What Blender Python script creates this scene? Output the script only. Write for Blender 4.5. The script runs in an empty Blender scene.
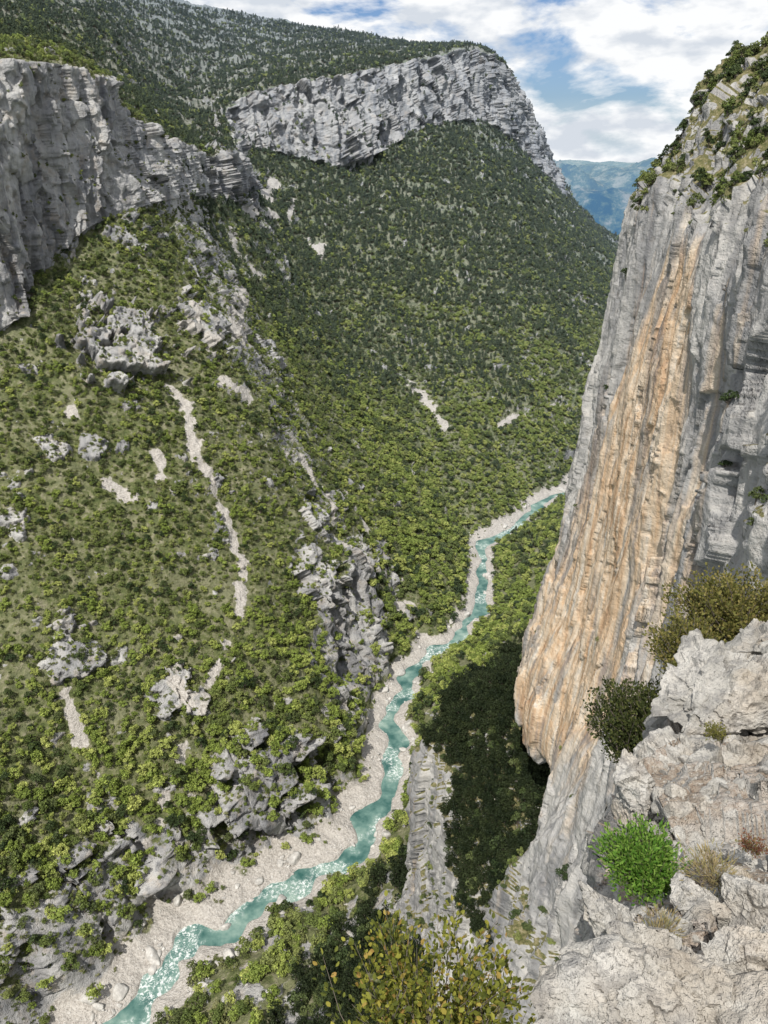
import bpy, math, numpy as np
from mathutils import Vector
rng=np.random.default_rng(7)
scene=bpy.context.scene
F=769.0; PIT=math.radians(24.3); SP,CP=math.sin(PIT),math.cos(PIT)
def P(u,v,t):
    x=(u-384)/F; yy=(512-v)/F
    return np.array([x*t,(CP+yy*SP)*t,(-SP+yy*CP)*t])
def project(p):
    d=CP*p[...,1]-SP*p[...,2]; up=SP*p[...,1]+CP*p[...,2]
    d=np.where(d<0.1,0.1,d)
    return 384+F*p[...,0]/d,512-F*up/d,d
# ---------- noise ----------
perm=rng.permutation(256).astype(np.int32); perm=np.concatenate([perm,perm])
gr=rng.normal(size=(256,3)); gr/=np.linalg.norm(gr,axis=1)[:,None]; gr=gr.astype(np.float32)
jit=rng.random((256,3)).astype(np.float32)
def pn(x,y,z):
    xi=np.floor(x).astype(np.int32);yi=np.floor(y).astype(np.int32);zi=np.floor(z).astype(np.int32)
    xf=(x-xi).astype(np.float32);yf=(y-yi).astype(np.float32);zf=(z-zi).astype(np.float32)
    xi&=255;yi&=255;zi&=255
    f=lambda t:t*t*t*(t*(t*6-15)+10)
    u,v,w=f(xf),f(yf),f(zf)
    out=0
    for a in (0,1):
        A=perm[(xi+a)&255]; wu=u if a else 1-u
        for b in (0,1):
            B=perm[(A+yi+b)&255]; wv=v if b else 1-v
            for c in (0,1):
                g=gr[perm[(B+zi+c)&255]]; ww=w if c else 1-w
                out=out+wu*wv*ww*(g[...,0]*(xf-a)+g[...,1]*(yf-b)+g[...,2]*(zf-c))
    return out*1.5
def fbm(p,s,octv=4,sz=1.0,off=0.0,ridge=False):
    x=p[...,0]/s+off;y=p[...,1]/s+off*1.7;z=p[...,2]/(s*sz)+off*.3
    o=0;a=1.0;t=0
    for i in range(octv):
        n=pn(x,y,z)
        if ridge:n=1-2*np.abs(n)*1.4
        o=o+a*n;t+=a;a*=.5;x=x*2.03+5;y=y*2.03+3;z=z*2.03+9
    return o/t
def cells(p,s,sz=1.,tilt=.6,warp=.25,mask=None):
    """broken-block relief: every cell is a tilted facet at its own height"""
    shp=p.shape[:-1];q=p.reshape(-1,3)
    out=np.zeros(len(q),np.float32)
    ix=np.arange(len(q)) if mask is None else np.nonzero(mask.reshape(-1)>.02)[0]
    q=q[ix]
    if warp: q=q+np.stack([fbm(q,s*.8,3,1,k*3.3) for k in (1,2,3)],-1)*s*warp
    q=(q/np.array([s,s,s*sz])).astype(np.float32)
    b=np.floor(q).astype(np.int32);best=np.full(len(q),1e9,np.float32);val=np.zeros(len(q),np.float32)
    for i in (-1,0,1):
        for j in (-1,0,1):
            for k in (-1,0,1):
                c=b+np.array([i,j,k],np.int32);h=perm[(perm[(perm[c[:,0]&255]+c[:,1])&255]+c[:,2])&255]
                dl=q-(c+jit[h]);d=(dl*dl).sum(1);m=d<best
                best=np.where(m,d,best)
                val=np.where(m,jit[(h*7+3)&255,0]-.5+tilt*(gr[(h*5+1)&255]*dl).sum(1),val)
    out[ix]=val
    return out.reshape(shp)
def ss(a,b,x):
    t=np.clip((x-a)/(b-a),0,1);return t*t*(3-2*t)
def catmull(C,ts):
    n=len(C);i=np.clip(np.floor(ts).astype(int),0,n-2);f=(ts-i)
    g=lambda k:C[np.clip(k,0,n-1)]
    sh=(len(ts),)+(1,)*(C.ndim-1);f=f.reshape(sh)
    p0,p1,p2,p3=g(i-1),g(i),g(i+1),g(i+2)
    return .5*((2*p1)+(-p0+p2)*f+(2*p0-5*p1+4*p2-p3)*f**2+(-p0+3*p1-3*p2+p3)*f**3)
def linint(C,ts):
    n=len(C);i=np.clip(np.floor(ts).astype(int),0,n-2);f=(ts-i).reshape((len(ts),)+(1,)*(C.ndim-1))
    return C[i]*(1-f)+C[i+1]*f
def params(counts):
    o=[]
    for k,c in enumerate(counts): o+=list(k+np.arange(c)/c)
    o.append(len(counts));return np.array(o,float)
def gnormals(G):
    du=np.gradient(G,axis=0);dv=np.gradient(G,axis=1)
    n=np.cross(du,dv);return n/(np.linalg.norm(n,axis=2)[...,None]+1e-9)
def grid_mesh(name,G,attrs={},mat=None,smooth=True):
    n,m=G.shape[:2]
    idx=np.arange(n*m).reshape(n,m)
    q=np.stack([idx[:-1,:-1],idx[1:,:-1],idx[1:,1:],idx[:-1,1:]],-1).reshape(-1,4)
    return raw_mesh(name,G.reshape(-1,3),q,{k:v.reshape(-1) for k,v in attrs.items()},mat,smooth)
def raw_mesh(name,V,Q,attrs={},mat=None,smooth=False,link=True):
    me=bpy.data.meshes.new(name);k=Q.shape[1]
    me.vertices.add(len(V));me.vertices.foreach_set('co',np.ascontiguousarray(V,dtype=np.float32).ravel())
    me.loops.add(Q.size);me.loops.foreach_set('vertex_index',np.ascontiguousarray(Q,dtype=np.int32).ravel())
    me.polygons.add(len(Q));me.polygons.foreach_set('loop_start',np.arange(0,Q.size,k,dtype=np.int32))
    me.polygons.foreach_set('use_smooth',np.full(len(Q),smooth,dtype=bool))
    for a,v in attrs.items():
        at=me.attributes.new(a,'FLOAT','POINT');at.data.foreach_set('value',np.ascontiguousarray(v,dtype=np.float32))
    me.update(calc_edges=True)
    ob=bpy.data.objects.new(name,me)
    if mat:me.materials.append(mat)
    if link:scene.collection.objects.link(ob)
    return ob
# ---------- materials ----------
class NT:
    def __init__(s,name):
        s.m=bpy.data.materials.new(name);s.m.use_nodes=True;s.t=s.m.node_tree
        s.b=s.t.nodes['Principled BSDF'];s.out=s.t.nodes['Material Output']
        s.b.inputs['Roughness'].default_value=.9
        s.b.inputs['Specular IOR Level'].default_value=.15
        g=s.n('ShaderNodeNewGeometry');s.geo=g;s.pos=g.outputs['Position']
    def n(s,k,**kw):
        x=s.t.nodes.new(k)
        for a,b in kw.items():setattr(x,a,b)
        return x
    def l(s,a,b):s.t.links.new(a,b)
    def val(s,sock,v):
        if isinstance(v,bpy.types.NodeSocket):s.l(v,sock)
        elif isinstance(v,tuple) and len(v)==3 and sock.type=='RGBA':sock.default_value=(*v,1)
        else:sock.default_value=v
    def noise(s,scale,detail=4,rough=.55,stretch=(1,1,1),dist=0):
        mp=s.n('ShaderNodeMapping');mp.inputs['Scale'].default_value=stretch;s.l(s.pos,mp.inputs['Vector'])
        x=s.n('ShaderNodeTexNoise');x.inputs['Scale'].default_value=scale;x.inputs['Detail'].default_value=detail
        x.inputs['Roughness'].default_value=rough;x.inputs['Distortion'].default_value=dist
        s.l(mp.outputs[0],x.inputs['Vector']);return x.outputs['Fac']
    def vor(s,scale,stretch=(1,1,1),feature='DISTANCE_TO_EDGE'):
        mp=s.n('ShaderNodeMapping');mp.inputs['Scale'].default_value=stretch;s.l(s.pos,mp.inputs['Vector'])
        x=s.n('ShaderNodeTexVoronoi',feature=feature);x.inputs['Scale'].default_value=scale
        s.l(mp.outputs[0],x.inputs['Vector']);return x.outputs['Distance']
    def mr(s,v,a,b,c=0.,d=1.):
        x=s.n('ShaderNodeMapRange');s.val(x.inputs[0],v)
        for i,k in enumerate((a,b,c,d)):x.inputs[i+1].default_value=k
        return x.outputs[0]
    def mix(s,f,a,b,blend='MIX'):
        x=s.n('ShaderNodeMix',data_type='RGBA',blend_type=blend)
        s.val(x.inputs[0],f);s.val(x.inputs[6],a);s.val(x.inputs[7],b);return x.outputs[2]
    def math(s,op,a,b=0.):
        x=s.n('ShaderNodeMath',operation=op);s.val(x.inputs[0],a);s.val(x.inputs[1],b);return x.outputs[0]
    def attr(s,name):
        x=s.n('ShaderNodeAttribute');x.attribute_name=name;return x.outputs['Fac']
    def ramp(s,f,stops):
        x=s.n('ShaderNodeValToRGB');e=x.color_ramp.elements
        while len(e)<len(stops):e.new(.5)
        for k,(p,c) in enumerate(stops):e[k].position=p;e[k].color=(*c,1)
        s.val(x.inputs[0],f);return x.outputs[0]
    def haze(s,col,k=.42):  # aerial haze tinted into base colour by distance from origin, no volume
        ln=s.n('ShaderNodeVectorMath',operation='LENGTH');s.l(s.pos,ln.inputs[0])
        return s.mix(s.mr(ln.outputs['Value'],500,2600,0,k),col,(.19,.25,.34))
    def bump(s,h,dist,strength=1.,prev=None):
        x=s.n('ShaderNodeBump');x.inputs['Strength'].default_value=strength;x.inputs['Distance'].default_value=dist
        s.l(h,x.inputs['Height'])
        if prev is not None:s.l(prev,x.inputs['Normal'])
        return x.outputs[0]
    def fin(s,col,nrm=None):
        s.val(s.b.inputs['Base Color'],col)
        if nrm is not None:s.l(nrm,s.b.inputs['Normal'])
        return s.m

def mat_terrain():
    T=NT('gorge_terrain_mat')
    a=T.noise(.035,4,.6,(1,1,.25));b=T.noise(.11,4,.65);c=T.noise(.16,4,.6,(1,1,.12))
    rock=T.ramp(a,[(.30,(.20,.20,.205)),(.46,(.35,.345,.34)),(.62,(.49,.48,.46))])
    rock=T.mix(T.mr(b,.52,.68,0,.4),rock,(.44,.35,.25))
    rock=T.mix(T.mr(c,.50,.66,0,.7),rock,(.15,.155,.17))
    n1=T.noise(.25,5,.7);n3=T.noise(.9,3,.7)
    soil=T.ramp(n1,[(.35,(.065,.085,.03)),(.50,(.13,.145,.058)),(.66,(.27,.25,.17))])
    soil=T.mix(T.mr(a,.45,.65,0,.5),soil,(.25,.24,.16))
    scree=T.ramp(n3,[(.3,(.32,.29,.26)),(.5,(.46,.43,.39)),(.7,(.58,.55,.51))])
    soil=T.mix(T.attr('upland'),soil,T.ramp(n1,[(.35,(.09,.10,.05)),(.5,(.18,.17,.11)),(.66,(.34,.32,.27))]))
    r=T.math('ADD',T.attr('rock'),T.mr(n1,.3,.7,-.3,.3))
    col=T.mix(T.mr(r,.4,.6),soil,rock)
    sc=T.math('ADD',T.attr('scree'),T.mr(n1,.3,.7,-.3,.3))
    col=T.mix(T.mr(sc,.3,.7),col,scree)
    nr=T.bump(n1,4.,.7)
    nr=T.bump(n3,1.0,.6,nr)
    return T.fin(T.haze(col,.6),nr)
def mat_wall():
    T=NT('limestone_cliff_mat')
    st=T.noise(.11,5,.6,(1,1,.06),.2);st2=T.noise(.5,4,.6,(1,1,.035));b=T.noise(.35,5,.7)
    gray=T.ramp(st,[(.32,(.17,.17,.175)),(.46,(.31,.305,.30)),(.6,(.45,.435,.41))])
    orange=T.ramp(st2,[(.30,(.36,.22,.13)),(.43,(.51,.36,.23)),(.55,(.57,.46,.34)),(.68,(.55,.51,.45))])
    o=T.math('ADD',T.attr('orange'),T.mr(st,.3,.7,.50,-.50))
    o=T.math('ADD',o,T.mr(st2,.3,.7,-.25,.25))
    col=T.mix(T.mr(o,.30,.75),gray,orange)
    dk=T.noise(.22,4,.6,(1,1,.03))
    col=T.mix(T.mr(dk,.52,.62,0,.7),col,(.17,.17,.175))
    col=T.mix(T.mr(b,.52,.72,0,.30),col,(.52,.47,.40))
    col=T.mix(T.mr(b,.44,.30,0,.45),col,(.18,.16,.14))
    gn=T.noise(1.2,3,.7)
    grass=T.ramp(gn,[(.35,(.07,.08,.03)),(.55,(.16,.145,.07)),(.7,(.28,.24,.16))])
    g=T.math('ADD',T.attr('veg'),T.mr(b,.3,.7,-.3,.3))
    col=T.mix(T.mr(g,.4,.6),col,grass)
    nr=T.bump(st,2.5,.5);nr=T.bump(b,1.3,.7,nr);nr=T.bump(gn,.4,.5,nr)
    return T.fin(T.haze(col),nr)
def mat_near_rock(name,warm=.3):
    T=NT(name)
    a=T.noise(2.2,6,.65);b=T.noise(9,5,.7);c=T.noise(35,4,.7);d=T.noise(1.3,3,.6)
    col=T.ramp(a,[(.32,(.21,.20,.19)),(.46,(.36,.345,.315)),(.62,(.48,.46,.425))])
    col=T.mix(T.mr(b,.52,.62,0,.7),col,(.20,.195,.19))
    col=T.mix(T.mr(b,.42,.34,0,.5),col,(.56,.55,.51))
    col=T.mix(T.mr(d,.50,.64,0,warm),col,(.40,.30,.19))
    col=T.mix(T.mr(c,.55,.68,0,.6),col,(.13,.125,.12))
    nr=T.bump(a,.10,.8);nr=T.bump(b,.05,1.,nr);nr=T.bump(c,.014,1.,nr)
    return T.fin(col,nr)
def mat_ledge():
    T=NT('ledge_rock_mat')
    a=T.noise(3,5,.7);c=T.noise(28,4,.75);v=T.vor(22,feature='F1');b=T.noise(9,5,.7)
    soil=T.ramp(a,[(.3,(.20,.165,.13)),(.5,(.33,.28,.23)),(.68,(.45,.41,.37))])
    soil=T.mix(T.mr(c,.5,.65,0,.6),soil,(.17,.11,.075))
    soil=T.mix(T.mr(c,.44,.34,0,.6),soil,(.50,.48,.44))
    rock=T.ramp(T.noise(1.5,5,.65),[(.3,(.19,.185,.18)),(.5,(.35,.335,.31)),(.66,(.48,.46,.425))])
    rock=T.mix(T.mr(b,.52,.62,0,.6),rock,(.20,.195,.19))
    rock=T.mix(T.mr(c,.55,.68,0,.55),rock,(.13,.125,.12))
    z=T.n('ShaderNodeSeparateXYZ');T.l(T.geo.outputs['Normal'],z.inputs[0])
    sl=T.math('MULTIPLY',T.mr(z.outputs[2],.66,.80),T.mr(T.noise(1.1,3,.6),.40,.48))
    col=T.mix(sl,rock,soil)
    nr=T.bump(a,.12,.8);nr=T.bump(b,.05,.9,nr);nr=T.bump(c,.02,1.,nr);nr=T.bump(v,.012,.5,nr)
    return T.fin(col,nr)
def mat_leaf(name,stops,hz=True,rand='obj',trans=0.):
    T=NT(name)
    isl=T.geo.outputs['Random Per Island']
    if rand=='obj':
        o=T.n('ShaderNodeObjectInfo').outputs['Random']
        col=T.ramp(o,stops)
        col=T.mix(1.,col,T.ramp(isl,[(0,(.65,.65,.65)),(.6,(1,1,1)),(1,(1.3,1.3,1.1))]),'MULTIPLY')
    else:
        col=T.ramp(isl,stops)
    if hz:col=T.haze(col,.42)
    T.b.inputs['Roughness'].default_value=.65
    T.fin(col)
    if trans>0:
        tr=T.n('ShaderNodeBsdfTranslucent');T.l(col,tr.inputs[0])
        mx=T.n('ShaderNodeMixShader');mx.inputs[0].default_value=trans
        T.l(T.b.outputs[0],mx.inputs[1]);T.l(tr.outputs[0],mx.inputs[2]);T.l(mx.outputs[0],T.out.inputs[0])
    return T.m
def mat_bark():
    T=NT('bark_mat');return T.fin((.13,.11,.09))
BARK=mat_bark()
# ---------- terrain control ----------
RV=[(-300,20),(-180,145),(-115,225),(-91,260),(-50,288),(-8,328),(6,396),(12,459),(44,510),(80,562),(100,680),(160,767),(214,839),(330,960),(480,1150),(650,1500),(900,1800),(1300,2200)]
RV=np.array(RV,float);NS=len(RV)
HW=[5.5,5.5,5.5,5.5,5,5.5,4.8,4,4,3.8,3.8,4,4,5,5,5,5,5]
GWL=[12,12,14,17,17,14,12,8,6,6,8,7,6,8,8,8,8,8]
GWR=[12,12,15,12,8,7,7,7,7,6,7,7,8,8,8,8,8,8]
L5=[(-560,120,-100),(-480,230,-100),(-410,330,-100),(-350,410,-100),(-295,465,-100),P(0,330,500),P(60,248,540),P(142,208,600),P(196,198,800),P(240,200,950),P(245,152,1125),P(345,168,1200),P(420,132,1300),P(480,125,1400),P(530,165,1600),P(575,215,1800),P(625,256,1900),(1000,2250,-290)]
L6=[(-575,135,60),(-495,250,60),(-420,360,60),(-350,450,60),(-285,500,60),P(-4,58,470),P(85,70,540),P(126,118,608),P(192,152,812),P(232,158,958),P(232,102,1130),P(338,76,1205),P(420,60,1308),P(488,56,1415),P(528,116,1620),P(562,188,1830),P(620,240,1940),(1000,2320,-270)]
L7=[(-800,250,140),(-750,400,140),(-700,500,140),(-620,600,140),(-540,700,140),P(-40,20,800),P(50,38,850),P(110,78,880),P(150,95,1150),P(185,92,1300),P(215,72,1450),P(335,52,1550),P(418,50,1650),P(486,55,1600),P(520,112,1900),P(545,180,2200),P(600,235,2300),(1000,2600,-280)]
L8=[(-1500,600,300),(-1500,900,300),(-1500,1100,300),(-1400,1300,300),(-1300,1600,300),P(-120,-90,1700),P(-40,-60,1750),P(60,-40,1800),P(120,-20,1900),P(185,0,2000),P(250,14,2100),P(335,30,2100),P(416,46,2100),P(484,57,2000),P(505,120,2300),P(520,185,2600),P(580,236,2700),(1000,2900,-330)]
R4=[(60,-180,-240),(70,-60,-240),(75,40,-240),(80,110,-235),(90,170,-225),(150,240,-190),(190,320,-170),(230,400,-170),(290,450,-190),(350,500,-200),(380,600,-190),(440,680,-190),(500,720,-190),(620,820,-190),(800,1000,-190),(1000,1300,-190),(1250,1600,-200),(1700,2000,-220)]
hf={5:(.22,.48,.76),6:(.23,.50,.77),7:(.24,.51,.78),8:(.20,.46,.73),9:(.16,.41,.69),10:(.16,.41,.70),11:(.2,.46,.74)}
ctrl=[]
for i in range(NS):
    a=RV[max(i-1,0)];b=RV[min(i+1,NS-1)];t=(b-a)/np.linalg.norm(b-a);nl=np.array([-t[1],t[0]])
    c=RV[i];pt=lambda o,z:np.array([c[0]+nl[0]*o,c[1]+nl[1]*o,z])
    hw=HW[i];r4=np.array(R4[i],float);r1=pt(-hw-3-GWR[i],-345.5);l1=pt(hw+3+GWL[i],-345.0)
    l5=np.array(L5[i],float);h=hf.get(i,(.22,.48,.76))
    row=[r4+np.array([120,-40,60]),r4,r1+(r4-r1)*np.array([.55,.55,.5]),r1+(r4-r1)*np.array([.2,.2,.14]),r1,pt(-hw-2,-348.6),pt(-hw+2,-352.5),pt(hw-2,-352.5),pt(hw+2,-348.6),l1]
    f0=.115 if 1<i<6 else .17
    h0=.15 if 1<i<6 else h[0]
    for f,hh in ((f0,h0),(.45,h[1]),(.74,h[2])):
        row.append(l1+(l5-l1)*np.array([f,f,hh]))
    row+=[l5,np.array(L6[i],float),np.array(L7[i],float),np.array(L8[i],float),np.array(L8[i],float)+np.array([-500,900,-60])]
    ctrl.append(row)
ctrl=np.array(ctrl)
tc=params([12,25,55,60,90,100,110,100,85,90,85,75,70,50,45,30,12])
trr=params([8,25,40,45,16,10,8,8,20,60,150,130,100,190,110,80,12])
def wiggle(ts):
    return 3.2*np.sin(ts*5.1+.4)+2.4*np.sin(ts*8.7+1.3)+1.3*np.sin(ts*15.1)
def rtan(ts):
    c=catmull(RV,ts);t=np.gradient(c,axis=0)/np.gradient(ts)[:,None];t/=np.linalg.norm(t,axis=1)[:,None];return c,t
G=catmull(ctrl,tc)
G=np.swapaxes(linint(np.swapaxes(G,0,1),trr),0,1)
k=np.array([1,2,3,2,1.])/9
for it in range(3):
    Gp=np.pad(G,((0,0),(2,2),(0,0)),mode='edge')
    Gs=sum(k[j]*Gp[:,j:j+G.shape[1]] for j in range(5))
    Gs[:,0]=G[:,0];Gs[:,-1]=G[:,-1]
    keep=((trr>4.5)&(trr<8.5))[None,:,None]
    G=np.where(keep,G,Gs)
_,tg=rtan(tc);nlv=np.stack([-tg[:,1],tg[:,0]],1)
wr=np.interp(trr,[2.5,4.5,9,11],[0,1,1,0]);
wid=1.2*np.sin(tc*11.3)+1.1*np.sin(tc*6.1+2)+.8*np.sin(tc*23.)
wsd=np.interp(trr,[2.5,4.,5.4,7.6,9.2,11],[0,-1,-1,1,1,0])
G[...,:2]+=(wiggle(tc)[:,None]*wr[None,:]+wid[:,None]*wsd[None,:])[...,None]*nlv[:,None,:]
N0=gnormals(G)
if N0[...,2].mean()<0:N0=-N0
U,V_,D=project(G)
def sight(u,v):
    e=(U-u)**2+(V_-v)**2
    m=(e<36)&(D>5)
    if not m.any():
        i=np.unravel_index(np.argmin(e),e.shape);return G[i]
    dd=np.where(m,D,1e9);i=np.unravel_index(np.argmin(dd),dd.shape);return G[i]
B0=G.copy()
above=ss(-346.5,-325,G[...,2])
cl=ss(.66,.45,N0[...,2])*above
H=np.zeros(G.shape[:2]);craginess=H.copy()
wob=fbm(G,16,5,.7,3.1)
for (u,v,r,a) in [(130,345,27,18),(315,575,16,11),(255,785,23,19),(70,640,15,7),(55,440,10,4),(175,690,13,8),(95,440,8,4),(315,515,9,6),(362,150,22,26),(230,165,30,14),(205,320,18,9),(270,350,14,6),(290,745,10,6),(120,880,22,9),(70,940,22,9),(20,510,9,5)]:
    p=sight(u,v)
    d=np.sqrt(((G-p)**2*np.array([1,1,.5])).sum(-1))/r+wob*1.9
    w=ss(1.0,.80,d);H=np.maximum(H,w*a);craginess=np.maximum(craginess,ss(1.15,.9,d))
craginess*=above;H*=above
N1=N0.copy();N1[...,2]*=.6
dist=np.linalg.norm(G,axis=2);far=ss(600,1300,dist)
rg=fbm(G,90,5,1.6,1.,True);f1=fbm(G,35,5,1,2.)
disp=(rg*7+f1*4)*(1-cl)*(1+far*1.0)*above
oc=fbm(G,22,5,.7,7.3)+.35*fbm(G,140,2,1,4.)
onset=.25+far*.12
ocm=ss(onset,onset+.06,oc)*above*(1-cl)
disp+=ocm*(2.5+f1*3)
fl=fbm(G,42,5,4.,5.,True);bed=fbm(G,30,4,.25,6.)
rk=np.clip(cl+ocm+craginess,0,1)*(trr<14.3)[None,:]
cA=cells(G,19,2.8,.7,.3,cl);cB=cells(G,7,1.7,.7,.3,rk)
disp+=cl*(fl*12*(1+.6*far)+cA*11*(1+.5*far)+bed*1.5)+rk*cB*3.6
G=G+N1*(disp+H)[...,None]
G+=N0*(fbm(G,7,3,1,11.)*1.4*above)[...,None]
low=1-above
inb=(((trr>3.5)&(trr<9.6))[None,:])
G[...,2]+=low*inb*(fbm(B0,9,4,1,8.)*1.9)
N=gnormals(G)
if N[...,2].mean()<0:N=-N
U,V_,D=project(G)
nz=N[...,2]
rock=np.clip(ss(.44,.30,nz)*above+cl*.85+ocm*.6+craginess*.65,0,1.2)
lowrock=ss(-316,-332,G[...,2]+fbm(G,22,4,1,5)*34)*((trr>9.0)[None,:])*(ss(5.8,5.0,tc)*ss(.5,1.5,tc))[:,None]
rbk=((trr<4.3)&(trr>2))[None,:]*ss(.08,.2,fbm(G,17,4,1,61.))*(tc<5.6)[:,None]
rock=np.maximum(np.maximum(rock,lowrock*.8),rbk*.75)
scree=np.zeros(G.shape[:2])
sw=fbm(G,9,5,1,12.)
def seg(Pt,a,b):
    ab=b-a;t=np.clip(((Pt-a)@ab)/(ab@ab+1e-9),0,1)
    return np.linalg.norm(Pt-(a+t[...,None]*ab),axis=-1)
for pl,w in [([(278,178),(270,192)],12),([(250,212),(280,216)],9),([(235,222),(240,248),(264,275)],7),([(246,284),(246,332)],10),([(318,240),(318,248)],9),([(190,400),(200,450),(225,500),(246,560),(243,605)],4.),([(305,452),(330,490),(355,540),(378,565)],4.5),([(230,640),(215,672),(205,710),(185,750),(168,795),(150,850)],2.8),([(415,378),(446,420)],6),([(222,375),(256,395)],5),([(75,405),(80,415)],5),([(118,480),(130,490)],5),([(175,385),(190,400)],4),([(400,600),(418,610)],5),([(300,200),(296,215)],5),([(500,420),(560,405)],5),([(350,490),(372,530)],4),([(180,680),(190,700)],4),([(70,690),(85,740)],3),([(180,320),(225,345)],7),([(160,450),(165,470)],4),([(290,450),(300,470)],4),([(215,330),(200,300)],5)]:
    pts=[sight(*q) for q in pl]
    for a,b in zip(pts[:-1],pts[1:]):
        d=seg(G,a,b)/w+sw*2.3
        scree=np.maximum(scree,ss(1.35,.6,d))
bb=ss(-340,-345.5,G[...,2]+fbm(G,16,4,1,2)*9)*(((trr>4.2)&(trr<10))[None,:])
scree=np.clip(np.maximum(scree*above,bb),0,1)
upland=((trr>14.)[None,:])*ss(550,900,dist)
grid_mesh('gorge_terrain',G,{'rock':rock,'scree':scree,'upland':upland*.8},mat_terrain())
# river
rt=np.linspace(0,NS-1,1400);rc,tg=rtan(rt);nn=np.stack([-tg[:,1],tg[:,0]],1)
rc=rc+nn*wiggle(rt)[:,None]
hw=np.interp(rt,np.arange(NS),HW)+3.5+1.2*np.sin(rt*11.3)+1.1*np.sin(rt*6.1+2)
off=np.linspace(-1,1,9)
W=np.zeros((1400,9,3));W[...,:2]=rc[:,None,:]+nn[:,None,:]*(off[None,:,None]*hw[:,None,None]);W[...,2]=-349.6
T=NT('river_mat')
a=T.noise(.07,4,.6);b=T.noise(.6,5,.75,(1,1,1),.8);c=T.noise(.035,3,.55)
col=T.ramp(a,[(.36,(.03,.095,.085)),(.5,(.11,.20,.175)),(.66,(.24,.33,.285))])
foam=T.math('MULTIPLY',T.mr(b,.50,.58),T.mr(c,.49,.56))
col=T.mix(foam,col,(.64,.68,.66))
T.b.inputs['Roughness'].default_value=.4;T.b.inputs['Specular IOR Level'].default_value=.25
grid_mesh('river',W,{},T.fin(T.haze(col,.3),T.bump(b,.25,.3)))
# ---------- right cliff ----------
lev=np.array([34,18,0,-12,-50,-100,-148,-162,-190,-213,-272,-315,-354.])
cols=[(-90,[60,30,4,0,-3,-5,-8,-10,-12,-16,-20,-30,-40]),
(-30,[55,32,8,2,0,-2,-4,-6,-8,-10,-14,-20,-30]),
(20,[66,44,22,14,10,8,6,4,2,0,-2,-8,-14]),
(40,[78,54,34,27,24,22,18,16,12,8,4,-4,-12]),
(60,[92,64,46,39,36,34,30,28,24,20,14,4,-8]),
(100,[102,72,56,48,46,44,37,34,29,24,16,6,-6]),
(130,[106,74,60,53,51,47,36,29,23,18,12,4,-6]),
(147,[107,74,62,56,53,48,43,54,52,40,28,8,-4]),
(170,[109,76,65,58,55,49,42,60,50,34,20,5,-5]),
(200,[112,78,67,60,57,50.5,42,58,40,24,20,2,-6]),
(214,[120,90,74,68,64,57,51,54,32,21,19,2,-5]),
(235,[135,110,98,92,84,76,66,56,27,15,13,2,-4]),
(258,[175,155,145,138,130,118,100,90,60,45,38,28,12]),
(272,[300,290,280,270,260,250,240,235,225,215,205,195,180])]
wc=np.array([[(xv,y,z) for xv,z in zip(xs,lev)] for y,xs in cols],float)
tcw=params([8,14,20,30,80,80,55,70,90,45,40,30,12]);tlw=params([30,60,35,140,170,150,40,60,60,100,40,20])
X=catmull(wc,tcw);X=np.swapaxes(catmull(np.swapaxes(X,0,1),tlw),0,1)
NW=gnormals(X)
if NW[...,0].mean()>0:NW=-NW
c1=fbm(X,18,4,6.,21.,True);c2=fbm(X,5.5,4,5.,23.,True);c3=fbm(X,40,3,2.,25.);c4=fbm(X,10,4,.6,27.);c5=fbm(X,2.2,3,1,29.)
face=ss(-4,-14,X[...,2])*ss(-158,-146,X[...,2])*ss(85,100,X[...,1])
gf=face*np.exp(-((X[...,1]-158)/30)**4)
nf=1-face;ng=1-gf
dw=(c1-.3)*(2.3+.8*nf)+(c2-.3)*(.7+.5*ng)+c3*4+c4*(.3+nf*1.8)+c5*(.15+.2*ng)
dw+=cells(X,12,5.5,.7,.3)*(1.3+1.3*ng+1.2*nf)+cells(X,4.,4.,.7,.3)*(.4+.4*ng+.6*nf)-.8*ng
dw*=ss(5,60,X[...,1])
X=X+NW*dw[...,None]
NX=gnormals(X)
if NX[...,0].mean()>0:NX=-NX
y=X[...,1];z=X[...,2]
cen=np.interp(z,[-150,-110,-60,-10],[180,162,148,148]);widr=np.interp(z,[-150,-110,-60,-10],[34,42,33,16])
orange=np.exp(-((y-cen)/widr)**2)*ss(-4,-26,z)*ss(-165,-140,z)*1.15
veg=np.maximum(ss(.45,.70,NX[...,2]),ss(-12,4,z)*.85*ss(.10,.45,NX[...,2]))*(1-face*.8)
terr=((z<-150)&(z>-228+28*ss(188,214,y))&(y>136)).astype(float)
veg=np.maximum(veg,terr*ss(.1,.4,NX[...,2]))
grid_mesh('rock_cliff',X,{'orange':orange,'veg':veg},mat_wall())
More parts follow.
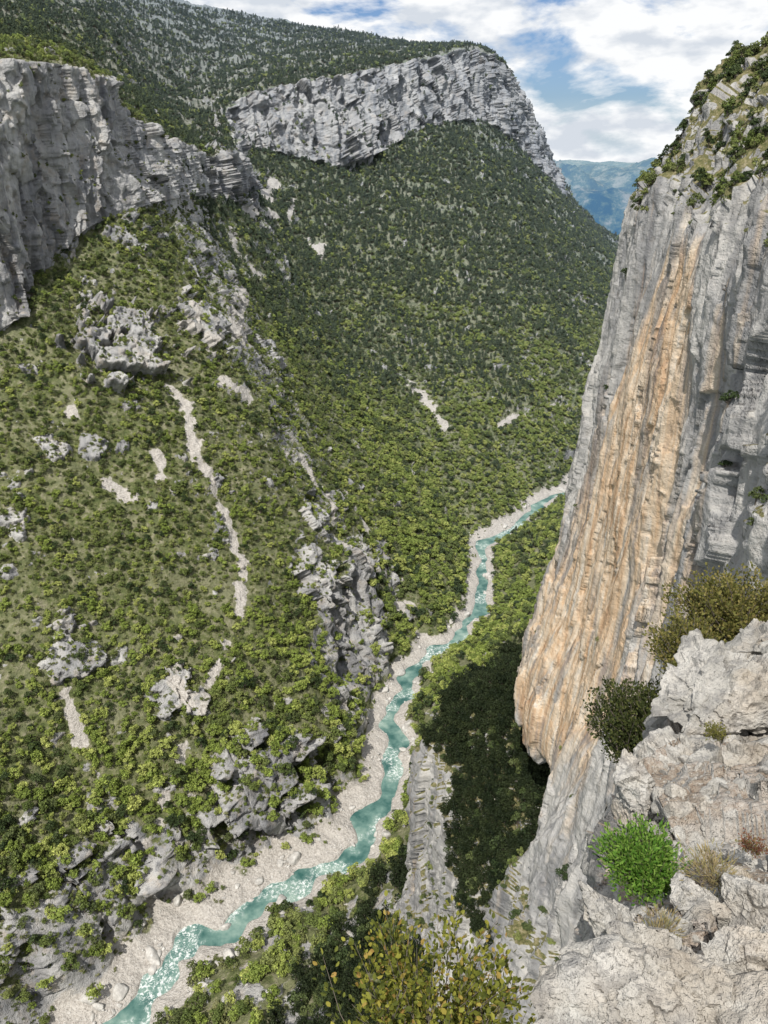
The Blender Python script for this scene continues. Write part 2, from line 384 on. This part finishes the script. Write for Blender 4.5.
# ---------- distant ----------
gx,gy=np.meshgrid(np.linspace(-2000,9000,420),np.linspace(2900,17000,520),indexing='ij')
g2=np.stack([gx,gy,gx*0],-1)
ga=lambda q:np.exp(-q*q)
w1=fbm(g2,1100,3)*900;w2=fbm(g2,1500,3,1,5)*1300
hz=-430+270*ga((gy-3900-w1)/520)+375*ga((gy-6500-w2)/1000)+(492-.035*(gx-1800))*ga((gy-11500)/1800)
hz+=fbm(g2,620,5,1,9,True)*120*(1-.7*ga((gy-11500)/1800))
g2[...,2]=hz
T=NT('distant_hills_mat')
sx=T.n('ShaderNodeSeparateXYZ');T.l(T.pos,sx.inputs[0])
n=T.noise(.008,6,.75)
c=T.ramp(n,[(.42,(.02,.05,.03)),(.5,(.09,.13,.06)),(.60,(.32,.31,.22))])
c=T.mix(T.mr(sx.outputs[1],3000,11000,.55,.75),c,T.mix(T.mr(sx.outputs[1],4200,8500),(.045,.115,.25),(.15,.225,.29)))  # hill colour blued with distance, atmospheric haze painted in
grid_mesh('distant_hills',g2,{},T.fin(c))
T=NT('ground_mat');gm=T.fin(T.mix(T.noise(.001,4),(.10,.15,.18),(.16,.21,.22)))
s=90000;raw_mesh('ground',np.array([(-s,-s,-440),(s,-s,-440),(s,s,-440),(-s,s,-440)],float),np.array([[0,1,2,3]]),{},gm)
# ---------- vegetation prototypes ----------
def tube(p0,p1,r0,r1,n=5):
    p0=np.array(p0,float);p1=np.array(p1,float);d=p1-p0;d/=np.linalg.norm(d)+1e-9
    a=np.cross(d,[.3,.1,1.]);a/=np.linalg.norm(a)+1e-9;b=np.cross(d,a)
    th=np.arange(n)/n*2*np.pi;c=np.cos(th)[:,None]*a+np.sin(th)[:,None]*b
    return np.concatenate([p0+c*r0,p1+c*r1]),np.array([[i,(i+1)%n,(i+1)%n+n,i+n] for i in range(n)])
def quads(cent,nrm,size,r,asp=1.0):
    n=len(cent);nrm=nrm/(np.linalg.norm(nrm,axis=1)[:,None]+1e-9)
    a=np.cross(nrm,r.normal(size=(n,3)));a/=np.linalg.norm(a,axis=1)[:,None]+1e-9;b=np.cross(nrm,a)
    s=np.asarray(size).reshape(-1,1)
    V=np.stack([cent-a*s,cent-b*s*asp*.8+nrm*s*.15,cent+a*s,cent+b*s*asp*.8-nrm*s*.15],1).reshape(-1,3)
    return V,np.arange(4*n).reshape(n,4)
def combine(parts):
    Vs=[];Qs=[];ms=[];o=0
    for V,Q,m in parts:
        Vs.append(V);Qs.append(Q+o);ms+= [m]*len(Q);o+=len(V)
    return np.concatenate(Vs),np.concatenate(Qs),np.array(ms,dtype=np.int32)
def proto(name,mat,seed,kind):
    r=np.random.default_rng(seed);parts=[]
    if kind=='tree':
        H0=1.25;parts.append((*tube((0,0,-.4),(.05,.03,H0),.09,.04),0))
        L=[]
        for i in range(9):
            th=r.uniform(0,6.28);rr=r.uniform(.25,.68)*(i>0);zz=r.uniform(.55,1.85)
            c=np.array([rr*math.cos(th),rr*math.sin(th),zz]);L.append((c,r.uniform(.22,.46)))
            parts.append((*tube((0,0,.5),c,.04,.015,4),0))
        cs=[];ns=[]
        for c,rad in L:
            m=int(180*rad);d=r.normal(size=(m,3));d/=np.linalg.norm(d,axis=1)[:,None];d[:,2]=np.abs(d[:,2])*1.2-.35
            cs.append(c+d*rad*r.uniform(.65,1.15,(m,1)));ns.append(d+r.normal(size=(m,3))*.6)
        parts.append((*quads(np.concatenate(cs),np.concatenate(ns),r.uniform(.06,.13,sum(map(len,cs))),r),1))
    elif kind=='pine':
        parts.append((*tube((0,0,-.4),(0,0,2.6),.08,.02),0));cs=[];ns=[]
        for k in range(11):
            zz=.6+k*.19;R=(1-k/12)*.75+.08
            for q in range(7):
                th=q/7*6.28+k+r.uniform(-.2,.2);m=5
                t=r.uniform(.25,1,m)[:,None];d=np.array([math.cos(th),math.sin(th),0])
                cs.append(np.array([0,0,zz])+d*R*t*r.uniform(.8,1.1)+r.normal(size=(m,3))*.06);ns.append(d*.5+np.array([0,0,.8])+r.normal(size=(m,3))*.4)
        parts.append((*quads(np.concatenate(cs),np.concatenate(ns),r.uniform(.07,.14,sum(map(len,cs))),r),1))
    else:
        cs=[];ns=[]
        for i in range(5):
            th=r.uniform(0,6.28);c=np.array([.45*math.cos(th),.45*math.sin(th),r.uniform(.15,.5)]);m=40
            parts.append((*tube((0,0,-.3),c,.03,.012,4),0))
            d=r.normal(size=(m,3));d/=np.linalg.norm(d,axis=1)[:,None];d[:,2]=np.abs(d[:,2])-.2
            cs.append(c+d*.42*r.uniform(.6,1.15,(m,1)));ns.append(d+r.normal(size=(m,3))*.6)
        parts.append((*quads(np.concatenate(cs),np.concatenate(ns),r.uniform(.07,.15,sum(map(len,cs))),r),1))
    V,Q,ms=combine(parts)
    ob=raw_mesh(name,V,Q,link=False);ob.data.materials.append(BARK);ob.data.materials.append(mat)
    ob.data.polygons.foreach_set('material_index',ms);return ob
mb=mat_leaf('spring_leaf_mat',[(0,(.14,.185,.04)),(.5,(.21,.265,.06)),(1,(.34,.37,.11))])
mm=mat_leaf('oak_leaf_mat',[(0,(.08,.11,.03)),(.5,(.135,.17,.05)),(1,(.21,.235,.08))])
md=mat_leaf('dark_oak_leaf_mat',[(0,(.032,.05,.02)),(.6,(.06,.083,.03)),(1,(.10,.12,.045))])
mp=mat_leaf('pine_needle_mat',[(0,(.045,.065,.033)),(1,(.09,.115,.052))])
ms_=mat_leaf('shrub_leaf_mat',[(0,(.08,.10,.035)),(.5,(.15,.165,.065)),(1,(.24,.24,.11))])
mk=mat_leaf('shadow_darkened_leaf_mat',[(0,(.010,.017,.007)),(1,(.028,.038,.015))])  # leaf colour taken near black to paint the shade of the recess
PR=[proto('broadleaf_tree',mb,1,'tree'),proto('oak_tree',mm,2,'tree'),proto('holm_oak_tree',md,3,'tree'),proto('pine_tree',mp,4,'pine'),proto('garrigue_shrub',ms_,5,'shrub'),proto('birch_tree',mb,6,'tree'),proto('maple_tree',mm,8,'tree'),proto('shadow_darkened_tree',mk,9,'tree')]
def faceted(name,seed,size,sub,mat,rough=.06,npl=16,link=False):
    import bmesh
    bm=bmesh.new();bmesh.ops.create_icosphere(bm,subdivisions=sub,radius=1.)
    me=bpy.data.meshes.new(name);bm.to_mesh(me);bm.free()
    n=len(me.vertices);co=np.zeros(n*3,np.float32);me.vertices.foreach_get('co',co);d=co.reshape(-1,3).astype(float)
    r=np.random.default_rng(seed);pl=r.normal(size=(npl,3));pl/=np.linalg.norm(pl,axis=1)[:,None];dd=r.uniform(.5,.95,npl)
    q=d@pl.T;rad=np.where(q>.05,dd/np.maximum(q,.05),9).min(1);rad=np.minimum(rad,1.3)
    p=d*rad[:,None]*np.array(size)
    s=float(np.mean(size))
    if sub>4:
        p=p+d*(cells(p+seed*3.7,s*.75,.7,.6,.2)*.26*s+cells(p+seed*1.7,s*.25,.7,.6,.2)*.10*s)[:,None]
    p+=d*(fbm(p+seed*1.7,s*.3,5,1,seed*.11)*rough*1.6*s)[:,None]
    me.vertices.foreach_set('co',p.astype(np.float32).ravel());me.polygons.foreach_set('use_smooth',np.full(len(me.polygons),sub<=4,bool));me.update()
    me.materials.append(mat)
    ob=bpy.data.objects.new(name,me)
    if link:scene.collection.objects.link(ob)
    return ob
def mat_boulder():
    T=NT('boulder_mat');a=T.noise(.4,4,.65)
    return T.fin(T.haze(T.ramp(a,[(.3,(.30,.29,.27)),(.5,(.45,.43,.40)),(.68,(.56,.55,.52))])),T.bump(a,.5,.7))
MB=mat_boulder()
BO=[faceted('boulder_a',11,(1,.8,.6),3,MB,.08),faceted('boulder_b',12,(1,.9,.75),3,MB,.08),faceted('boulder_c',13,(1.2,.7,.5),3,MB,.08)]
def instancer(name,pts,scl,rot,kind,protos):
    me=bpy.data.meshes.new(name);n=len(pts);me.vertices.add(n);me.vertices.foreach_set('co',pts.astype(np.float32).ravel())
    for a,ty,f,v in (('scl','FLOAT_VECTOR','vector',scl),('rot','FLOAT_VECTOR','vector',rot)):
        at=me.attributes.new(a,ty,'POINT');at.data.foreach_set(f,v.astype(np.float32).ravel())
    at=me.attributes.new('kind','INT','POINT');at.data.foreach_set('value',kind.astype(np.int32))
    ob=bpy.data.objects.new(name,me);scene.collection.objects.link(ob)
    g=bpy.data.node_groups.new(name+'_nodes','GeometryNodeTree')
    g.interface.new_socket('Geometry',in_out='INPUT',socket_type='NodeSocketGeometry');g.interface.new_socket('Geometry',in_out='OUTPUT',socket_type='NodeSocketGeometry')
    gi=g.nodes.new('NodeGroupInput');go=g.nodes.new('NodeGroupOutput');jn=g.nodes.new('GeometryNodeJoinGeometry')
    def na(nm,ty):
        x=g.nodes.new('GeometryNodeInputNamedAttribute');x.data_type=ty;x.inputs['Name'].default_value=nm;return x.outputs['Attribute']
    A=na('scl','FLOAT_VECTOR');Bv=na('rot','FLOAT_VECTOR');K=na('kind','INT')
    er=g.nodes.new('FunctionNodeEulerToRotation');g.links.new(Bv,er.inputs[0])
    for i,p in enumerate(protos):
        cp=g.nodes.new('FunctionNodeCompare');cp.data_type='INT';cp.operation='EQUAL'
        ins=[s for s in cp.inputs if s.enabled and s.type=='INT']
        g.links.new(K,ins[0]);ins[1].default_value=i
        oi=g.nodes.new('GeometryNodeObjectInfo');oi.inputs['Object'].default_value=p;oi.inputs['As Instance'].default_value=True
        ip=g.nodes.new('GeometryNodeInstanceOnPoints')
        g.links.new(gi.outputs[0],ip.inputs['Points']);g.links.new(oi.outputs['Geometry'],ip.inputs['Instance'])
        g.links.new(cp.outputs[0],ip.inputs['Selection']);g.links.new(er.outputs[0],ip.inputs['Rotation']);g.links.new(A,ip.inputs['Scale'])
        g.links.new(ip.outputs[0],jn.inputs[0])
    g.links.new(jn.outputs[0],go.inputs[0])
    md=ob.modifiers.new('scatter','NODES');md.node_group=g;return ob
def sample(G,dens,r):
    a=G[1:,:-1]-G[:-1,:-1];b=G[:-1,1:]-G[:-1,:-1];ar=np.linalg.norm(np.cross(a,b),axis=-1)
    w=(ar*dens[:-1,:-1]).ravel();n=int(w.sum());idx=r.choice(len(w),size=n,p=w/w.sum())
    i,jx=np.unravel_index(idx,ar.shape);f=r.random((n,1));h=r.random((n,1))
    p=G[i,jx]*(1-f)*(1-h)+G[i+1,jx]*f*(1-h)+G[i,jx+1]*(1-f)*h+G[i+1,jx+1]*f*h
    return p,i,jx
vis=(U>-80)&(U<860)&(V_>-40)&(V_<1110)
back=(trr<15.9)[None,:]
okz=ss(-347.5,-345,G[...,2])*(1-.90*bb)
clr=fbm(G,14,3,1,17.)
faceok=ss(.26,.46,nz)
dn=(1-ss(.25,.7,scree)*above)*okz*faceok*(1-.82*ss(.4,.8,rock))*(1-.7*cl)*vis*back
nearslope=(1-far)
dpat=fbm(G,60,3,1,19.)
up_=(trr>14)[None,:]
lowz=ss(-190,-290,G[...,2])
tree_d=np.where(far>.5,1/18.,1/20.)*(1-.55*ss(-.02,.3,clr)*nearslope*(1-.6*lowz))*(1-.6*ss(0,.3,dpat)*ss(-300,-200,G[...,2])*nearslope)
tree_d=tree_d*np.where(dist>1500,.6,1)*np.where(up_,.25+.5*ss(-.15,.2,dpat),1)
p,i,jx=sample(G,dn*tree_d,rng)
pd=np.linalg.norm(p,axis=1);rn=rng.random(len(p))
hn=p[:,2]+fbm(p,60,3,1,33.)*120
farp=pd>780
bright=ss(-150,-280,hn)
pp=fbm(p,45,3,1,35.)
kind=np.where(rn<.26+.42*bright+pp*1.4,0,np.where(rn<.76,1,2))
kind=np.where((kind==0)&(rng.random(len(p))<.4),5,kind);kind=np.where((kind==1)&(rng.random(len(p))<.4),6,kind)
fz=ss(-270,-170,p[:,2]+fbm(p,90,4,1,37.)*260)
kf=np.where(rng.random(len(p))<fz*.42,3,np.where(rng.random(len(p))<fz*.5,2,kind))
kind=np.where(farp,kf,kind)
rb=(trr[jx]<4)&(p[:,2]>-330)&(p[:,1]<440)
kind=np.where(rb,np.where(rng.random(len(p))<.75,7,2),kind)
rb2=(trr[jx]<5)&(p[:,1]<330)&~rb
kind=np.where(rb2&(rng.random(len(p))<.55),np.where(rng.random(len(p))<.5,4,1),kind)
sz=np.where(farp,rng.uniform(1.8,3.9,len(p)),rng.uniform(1.2,3.1,len(p))*(1+.55*ss(-240,-320,p[:,2])))
trees=[(p,sz,kind)]
sd=(1-ss(.4,.8,scree)*above)*okz*ss(.2,.45,nz)*(1-.45*ss(.4,.8,rock))*(1-.6*cl)*vis*back*nearslope/8.
sd=sd*(trr[None,:]>4)
p,i,jx=sample(G,sd,rng)
rn=rng.random(len(p));trees.append((p,rng.uniform(.6,1.7,len(p)),np.where(rn<.6,4,np.where(rn<.85,1,0))))
u2,v2,d2=project(X)
visw=(u2>-50)&(u2<860)&(v2>-60)&(v2<1110)
clw=fbm(X,9,3,1,41.)
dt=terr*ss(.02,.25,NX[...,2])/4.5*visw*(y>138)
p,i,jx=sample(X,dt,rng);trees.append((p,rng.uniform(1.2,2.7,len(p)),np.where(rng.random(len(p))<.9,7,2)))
dt=(z>-10)*ss(.15,.5,NX[...,2])*ss(-.15,.1,clw)/2.4*visw
p,i,jx=sample(X,dt,rng);rn=rng.random(len(p));trees.append((p,rng.uniform(.4,1.6,len(p)),np.where(rn<.45,2,np.where(rn<.75,4,1))))
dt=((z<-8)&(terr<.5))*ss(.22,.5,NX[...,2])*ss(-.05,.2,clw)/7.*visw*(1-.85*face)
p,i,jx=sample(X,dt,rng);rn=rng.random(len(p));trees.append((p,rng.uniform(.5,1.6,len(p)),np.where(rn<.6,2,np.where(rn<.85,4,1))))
p=np.concatenate([t[0] for t in trees]);sz=np.concatenate([t[1] for t in trees]);kd=np.concatenate([t[2] for t in trees])
n=len(p);sc=sz[:,None]*rng.uniform(.8,1.25,(n,3))
rot=np.stack([rng.normal(0,.1,n),rng.normal(0,.1,n),rng.uniform(0,6.28,n)],1)
instancer('forest_trees',p-np.array([0,0,.15])*sz[:,None],sc,rot,kd,PR)
bd=np.exp(-((G[...,2]+347)/3.)**2)*vis*(((trr>3.5)&(trr<9.6))[None,:])/14.*ss(-.1,.25,fbm(G,22,2,1,43.))
bd=bd+rbk*vis*(trr>3.0)[None,:]/60.
p,i,jx=sample(G,bd,rng);n=len(p)
s_=rng.pareto(2.0,n)*.85+.5;s_=np.minimum(s_,5)
instancer('river_boulders',p,s_[:,None]*rng.uniform(.8,1.2,(n,3)),rng.uniform(0,6.28,(n,3))*np.array([.1,.1,1]),rng.integers(0,3,n),BO)
# ---------- foreground ledge ----------
E=np.array([(-1.6,-5,-1.9),(-1.0,-1.5,-1.9),(.3,.6,-2.2),(.72,1.5,-2.65),(1.32,2.9,-3.35),(2.4,5.2,-4.5),(3.8,7.1,-5.2),(5.8,9.6,-5.9),(9,13,-6.7),(15,20,-9)],float)
offs=[(16,-3,3.),(5,-1,.8),(1.6,-.3,.25),(.35,0,.02),(0,0,-.15),(-.10,.12,-.9),(-.12,.2,-3),(.4,.5,-12),(2.5,1,-60)]
lc=np.array([[e+np.array(o) for o in offs] for e in E])
tl=params([20,30,90,130,160,140,100,60,20]);tr2=params([10,60,170,140,60,100,80,40])
LG=catmull(lc,tl);LG=np.swapaxes(linint(np.swapaxes(LG,0,1),tr2),0,1)
LN=gnormals(LG)
if LN[...,2].mean()<0:LN=-LN
ld=cells(LG,1.1,.7,.55,.2)*.30+cells(LG,.38,.7,.6,.25)*.13+cells(LG,.13,.7,.6,.2)*.045+fbm(LG,.5,5,1,53.)*.05
LG=LG+LN*ld[...,None]
grid_mesh('rocky_ledge',LG,{},mat_ledge())
MR=mat_near_rock('limestone_rock_mat')
MR2=mat_near_rock('limestone_rock_warm_mat',.6)
def put(seed,u,v,t,size,rz=0,rx=0,mat=MR,sub=6,npl=12):
    o=faceted('limestone_rock',seed,size,sub,mat,.05,npl,True);o.location=P(u,v,t);o.rotation_euler=(rx,0,rz);return o
put(21,665,995,2.6,(.36,.30,.16),.2,.1)
put(22,755,970,2.7,(.20,.17,.12),.9)
put(23,728,705,6.6,(.62,.55,.40),.3,-.1,npl=9)
put(24,752,780,5.7,(.46,.46,.26),1.1)
put(25,690,790,5.7,(.28,.33,.36),.5,npl=9)
put(26,632,800,5.5,(.15,.23,.33),.2)
put(27,755,905,3.2,(.20,.16,.10),.4)
put(28,695,905,3.3,(.11,.12,.07),.8)
put(29,615,935,3.4,(.13,.20,.20),.1,mat=MR2)
put(31,778,655,8.3,(.45,.55,.42),.6)
LS=[faceted('stone_a',61,(1,.8,.6),4,MR2,.05,10),faceted('stone_b',62,(1,.7,.7),4,MR,.05,9),faceted('stone_c',63,(1,.9,.5),4,MR,.05,8)]
ul,vl,dl=project(LG)
base=((tr2>1)&(tr2<4.0))[None,:]*(dl<13)*(ul<900)*(vl<1150)*(LN[...,2]>.3)
sdn=base*ss(-.15,.25,fbm(LG,.8,2,1,57.))*260.*(dl<9)
p,i,jx=sample(LG,sdn,rng);n=len(p);s_=np.minimum(.009+rng.pareto(2.2,n)*.012,.09)
p2,i,jx=sample(LG,base*3.0,rng);n2_=len(p2);s2_=rng.uniform(.05,.15,n2_)
p=np.concatenate([p,p2]);s_=np.concatenate([s_,s2_]);n=len(p)
instancer('gravel_stones',p,s_[:,None]*rng.uniform(.7,1.3,(n,3)),rng.uniform(0,6.28,(n,3))*np.array([.2,.2,1]),rng.integers(0,3,n),LS)
# ---------- foreground plants ----------
def plant(name,root,cen,rad,nst,nlv,ls,asp,stops,seed,stem=.006,upb=.3,t0=.35,trans=.3):
    r=np.random.default_rng(seed);root=np.array(root,float);cen=np.array(cen,float);rad=np.array(rad,float);parts=[]
    C=[];Dr=[]
    for s in range(nst):
        d=r.normal(size=3);d/=np.linalg.norm(d);d[2]=abs(d[2])*.9-.15 if upb else d[2]
        tip=cen+d*rad*r.uniform(.55,1.08);b0=root+r.normal(size=3)*rad*.06
        mid=(b0+tip)/2+r.normal(size=3)*rad*.12+np.array([0,0,-.05])*rad[2]
        q=[b0,(b0*.5+mid*.5)+r.normal(size=3)*rad*.03,mid,(mid+tip)/2+r.normal(size=3)*rad*.05,tip]
        for k in range(4):parts.append((*tube(q[k],q[k+1],stem*(1-k*.22),stem*(.78-k*.2),4),0))
        t=r.uniform(t0,1,nlv)*4;kk=np.minimum(t.astype(int),3);f=(t-kk)[:,None];Q=np.array(q)
        pos=Q[kk]*(1-f)+Q[kk+1]*f;dr=Q[kk+1]-Q[kk];dr/=np.linalg.norm(dr,axis=1)[:,None]
        o=r.normal(size=(nlv,3));C.append(pos+o*ls*.7);Dr.append(dr*.6+o*.6+np.array([0,0,upb]))
    C=np.concatenate(C);A=np.concatenate(Dr);A/=np.linalg.norm(A,axis=1)[:,None];n=len(C)
    B=np.cross(A,r.normal(size=(n,3)));B/=np.linalg.norm(B,axis=1)[:,None];Nn=np.cross(A,B)
    L=(ls*r.uniform(.6,1.25,n))[:,None];w=L*.5/asp
    V=np.stack([C,C+A*L*.35+B*w+Nn*w*.3,C+A*L*.75+B*w*.8+Nn*w*.25,C+A*L,C+A*L*.75-B*w*.8+Nn*w*.25,C+A*L*.35-B*w+Nn*w*.3],1).reshape(-1,3)
    i0=np.arange(n)[:,None]*6;Qd=np.concatenate([i0+np.array([0,1,2,3]),i0+np.array([0,3,4,5])])
    parts.append((V,Qd,1));V,Q,msx=combine(parts)
    ob=raw_mesh(name,V,Q);ob.data.materials.append(BARK);ob.data.materials.append(mat_leaf(name+'_leaf_mat',stops,False,'isl',trans))
    ob.data.polygons.foreach_set('material_index',msx);return ob
olive=[(0,(.07,.085,.018)),(.5,(.16,.175,.03)),(.82,(.30,.29,.05)),(1,(.36,.22,.07))]
plant('boxwood_shrub',P(430,1130,3.0),P(435,1000,3.0),(.46,.40,.44),80,85,.026,1.6,olive,71,.005)
gs=[(0,(.06,.15,.02)),(.5,(.13,.25,.035)),(1,(.22,.33,.07))]
plant('green_shrub',P(642,885,3.75),P(642,858,3.7),(.20,.19,.20),190,50,.024,2.6,gs,72,.003)
br=[(0,(.07,.075,.022)),(.5,(.15,.15,.04)),(1,(.28,.23,.08))]
plant('juniper_bush',P(740,650,11.5),P(735,608,11.5),(1.05,.9,.8),150,110,.05,1.6,br,73,.015)
plant('juniper_bush',P(690,690,10.8),P(685,645,10.8),(.55,.6,.6),80,100,.045,1.6,br,74,.012)
dk=[(0,(.03,.04,.014)),(.6,(.06,.075,.022)),(1,(.12,.13,.04))]
plant('holm_oak_bush',P(650,780,11.5),P(640,720,11.5),(.85,.8,.85),130,120,.05,1.6,dk,75,.015)
dry=[(0,(.24,.19,.09)),(.6,(.42,.34,.18)),(1,(.20,.21,.06))]
plant('dry_grass_tuft',P(712,885,3.4),P(712,868,3.4),(.13,.12,.06),110,8,.035,10.,dry,77,.0010)
plant('dry_grass_tuft',P(660,938,3.0),P(660,926,3.0),(.07,.07,.035),50,8,.03,9.,dry,78,.0010)
rd=[(0,(.16,.06,.04)),(.6,(.24,.13,.08)),(1,(.14,.16,.04))]
plant('sedum_plant',P(752,850,3.6),P(752,843,3.6),(.07,.07,.02),50,14,.011,1.6,rd,79,.001)
plant('sedum_plant',P(715,738,5.2),P(715,730,5.2),(.09,.09,.03),50,14,.014,1.6,[(0,(.12,.13,.03)),(1,(.22,.2,.06))],80,.002)
# ---------- light, world, camera ----------
L=Vector((-.20,-.55,.81)).normalized()
sun=bpy.data.lights.new('sun','SUN');sun.energy=5.0;sun.angle=math.radians(.5);sun.color=(1,.955,.88)
so=bpy.data.objects.new('sun',sun);scene.collection.objects.link(so);so.rotation_euler=L.to_track_quat('Z','Y').to_euler()
w=bpy.data.worlds.new('World');scene.world=w;w.use_nodes=True;t=w.node_tree;bg=t.nodes['Background'];bg.inputs[1].default_value=.1
sk=t.nodes.new('ShaderNodeTexSky');sk.sky_type='NISHITA';sk.sun_disc=False
sk.sun_elevation=math.asin(L.z);sk.sun_rotation=math.atan2(L.x,L.y)
tcn=t.nodes.new('ShaderNodeTexCoord');mpn=t.nodes.new('ShaderNodeMapping');mpn.inputs['Scale'].default_value=(3.2,3.2,8);mpn.inputs['Location'].default_value=(.75,.2,.25)
mpn.inputs['Rotation'].default_value=(.0,.22,.0)
nz_=t.nodes.new('ShaderNodeTexNoise');nz_.inputs['Scale'].default_value=2.4;nz_.inputs['Detail'].default_value=9;nz_.inputs['Roughness'].default_value=.55;nz_.inputs['Distortion'].default_value=.2
cr=t.nodes.new('ShaderNodeValToRGB');cr.color_ramp.elements[0].position=.38;cr.color_ramp.elements[1].position=.48
mx=t.nodes.new('ShaderNodeMix');mx.data_type='RGBA'
n2=t.nodes.new('ShaderNodeTexNoise');n2.inputs['Scale'].default_value=5;n2.inputs['Detail'].default_value=8
c2=t.nodes.new('ShaderNodeValToRGB');c2.color_ramp.elements[0].position=.38;c2.color_ramp.elements[0].color=(6.8,7.3,8.0,1);c2.color_ramp.elements[1].position=.52;c2.color_ramp.elements[1].color=(9.9,10.,10.1,1)
bl=t.nodes.new('ShaderNodeMix');bl.data_type='RGBA';bl.blend_type='MULTIPLY';bl.inputs[0].default_value=1;bl.inputs[7].default_value=(.66,.80,1.05,1)
t.links.new(sk.outputs[0],bl.inputs[6])
hzn=t.nodes.new('ShaderNodeSeparateXYZ');t.links.new(tcn.outputs['Generated'],hzn.inputs[0])
hr=t.nodes.new('ShaderNodeMapRange');t.links.new(hzn.outputs[2],hr.inputs[0]);hr.inputs[1].default_value=0.0;hr.inputs[2].default_value=.07;hr.inputs[3].default_value=.85;hr.inputs[4].default_value=0
hm=t.nodes.new('ShaderNodeMix');hm.data_type='RGBA';t.links.new(hr.outputs[0],hm.inputs[0]);t.links.new(bl.outputs[2],hm.inputs[6]);hm.inputs[7].default_value=(7.2,8.2,9.3,1)
t.links.new(tcn.outputs['Generated'],mpn.inputs[0]);t.links.new(mpn.outputs[0],nz_.inputs['Vector']);t.links.new(mpn.outputs[0],n2.inputs['Vector'])
t.links.new(nz_.outputs['Fac'],cr.inputs[0]);t.links.new(n2.outputs['Fac'],c2.inputs[0])
t.links.new(cr.outputs[0],mx.inputs[0]);t.links.new(hm.outputs[2],mx.inputs[6]);t.links.new(c2.outputs[0],mx.inputs[7]);t.links.new(mx.outputs[2],bg.inputs[0])
cam=bpy.data.cameras.new('camera');co=bpy.data.objects.new('camera',cam);scene.collection.objects.link(co);scene.camera=co
co.rotation_euler=(math.radians(90)-PIT,0,0);cam.sensor_fit='VERTICAL';cam.sensor_height=24;cam.lens=F/1024*24;cam.clip_start=.05;cam.clip_end=200000
scene.view_settings.view_transform='Standard';scene.view_settings.look='None';scene.view_settings.exposure=0
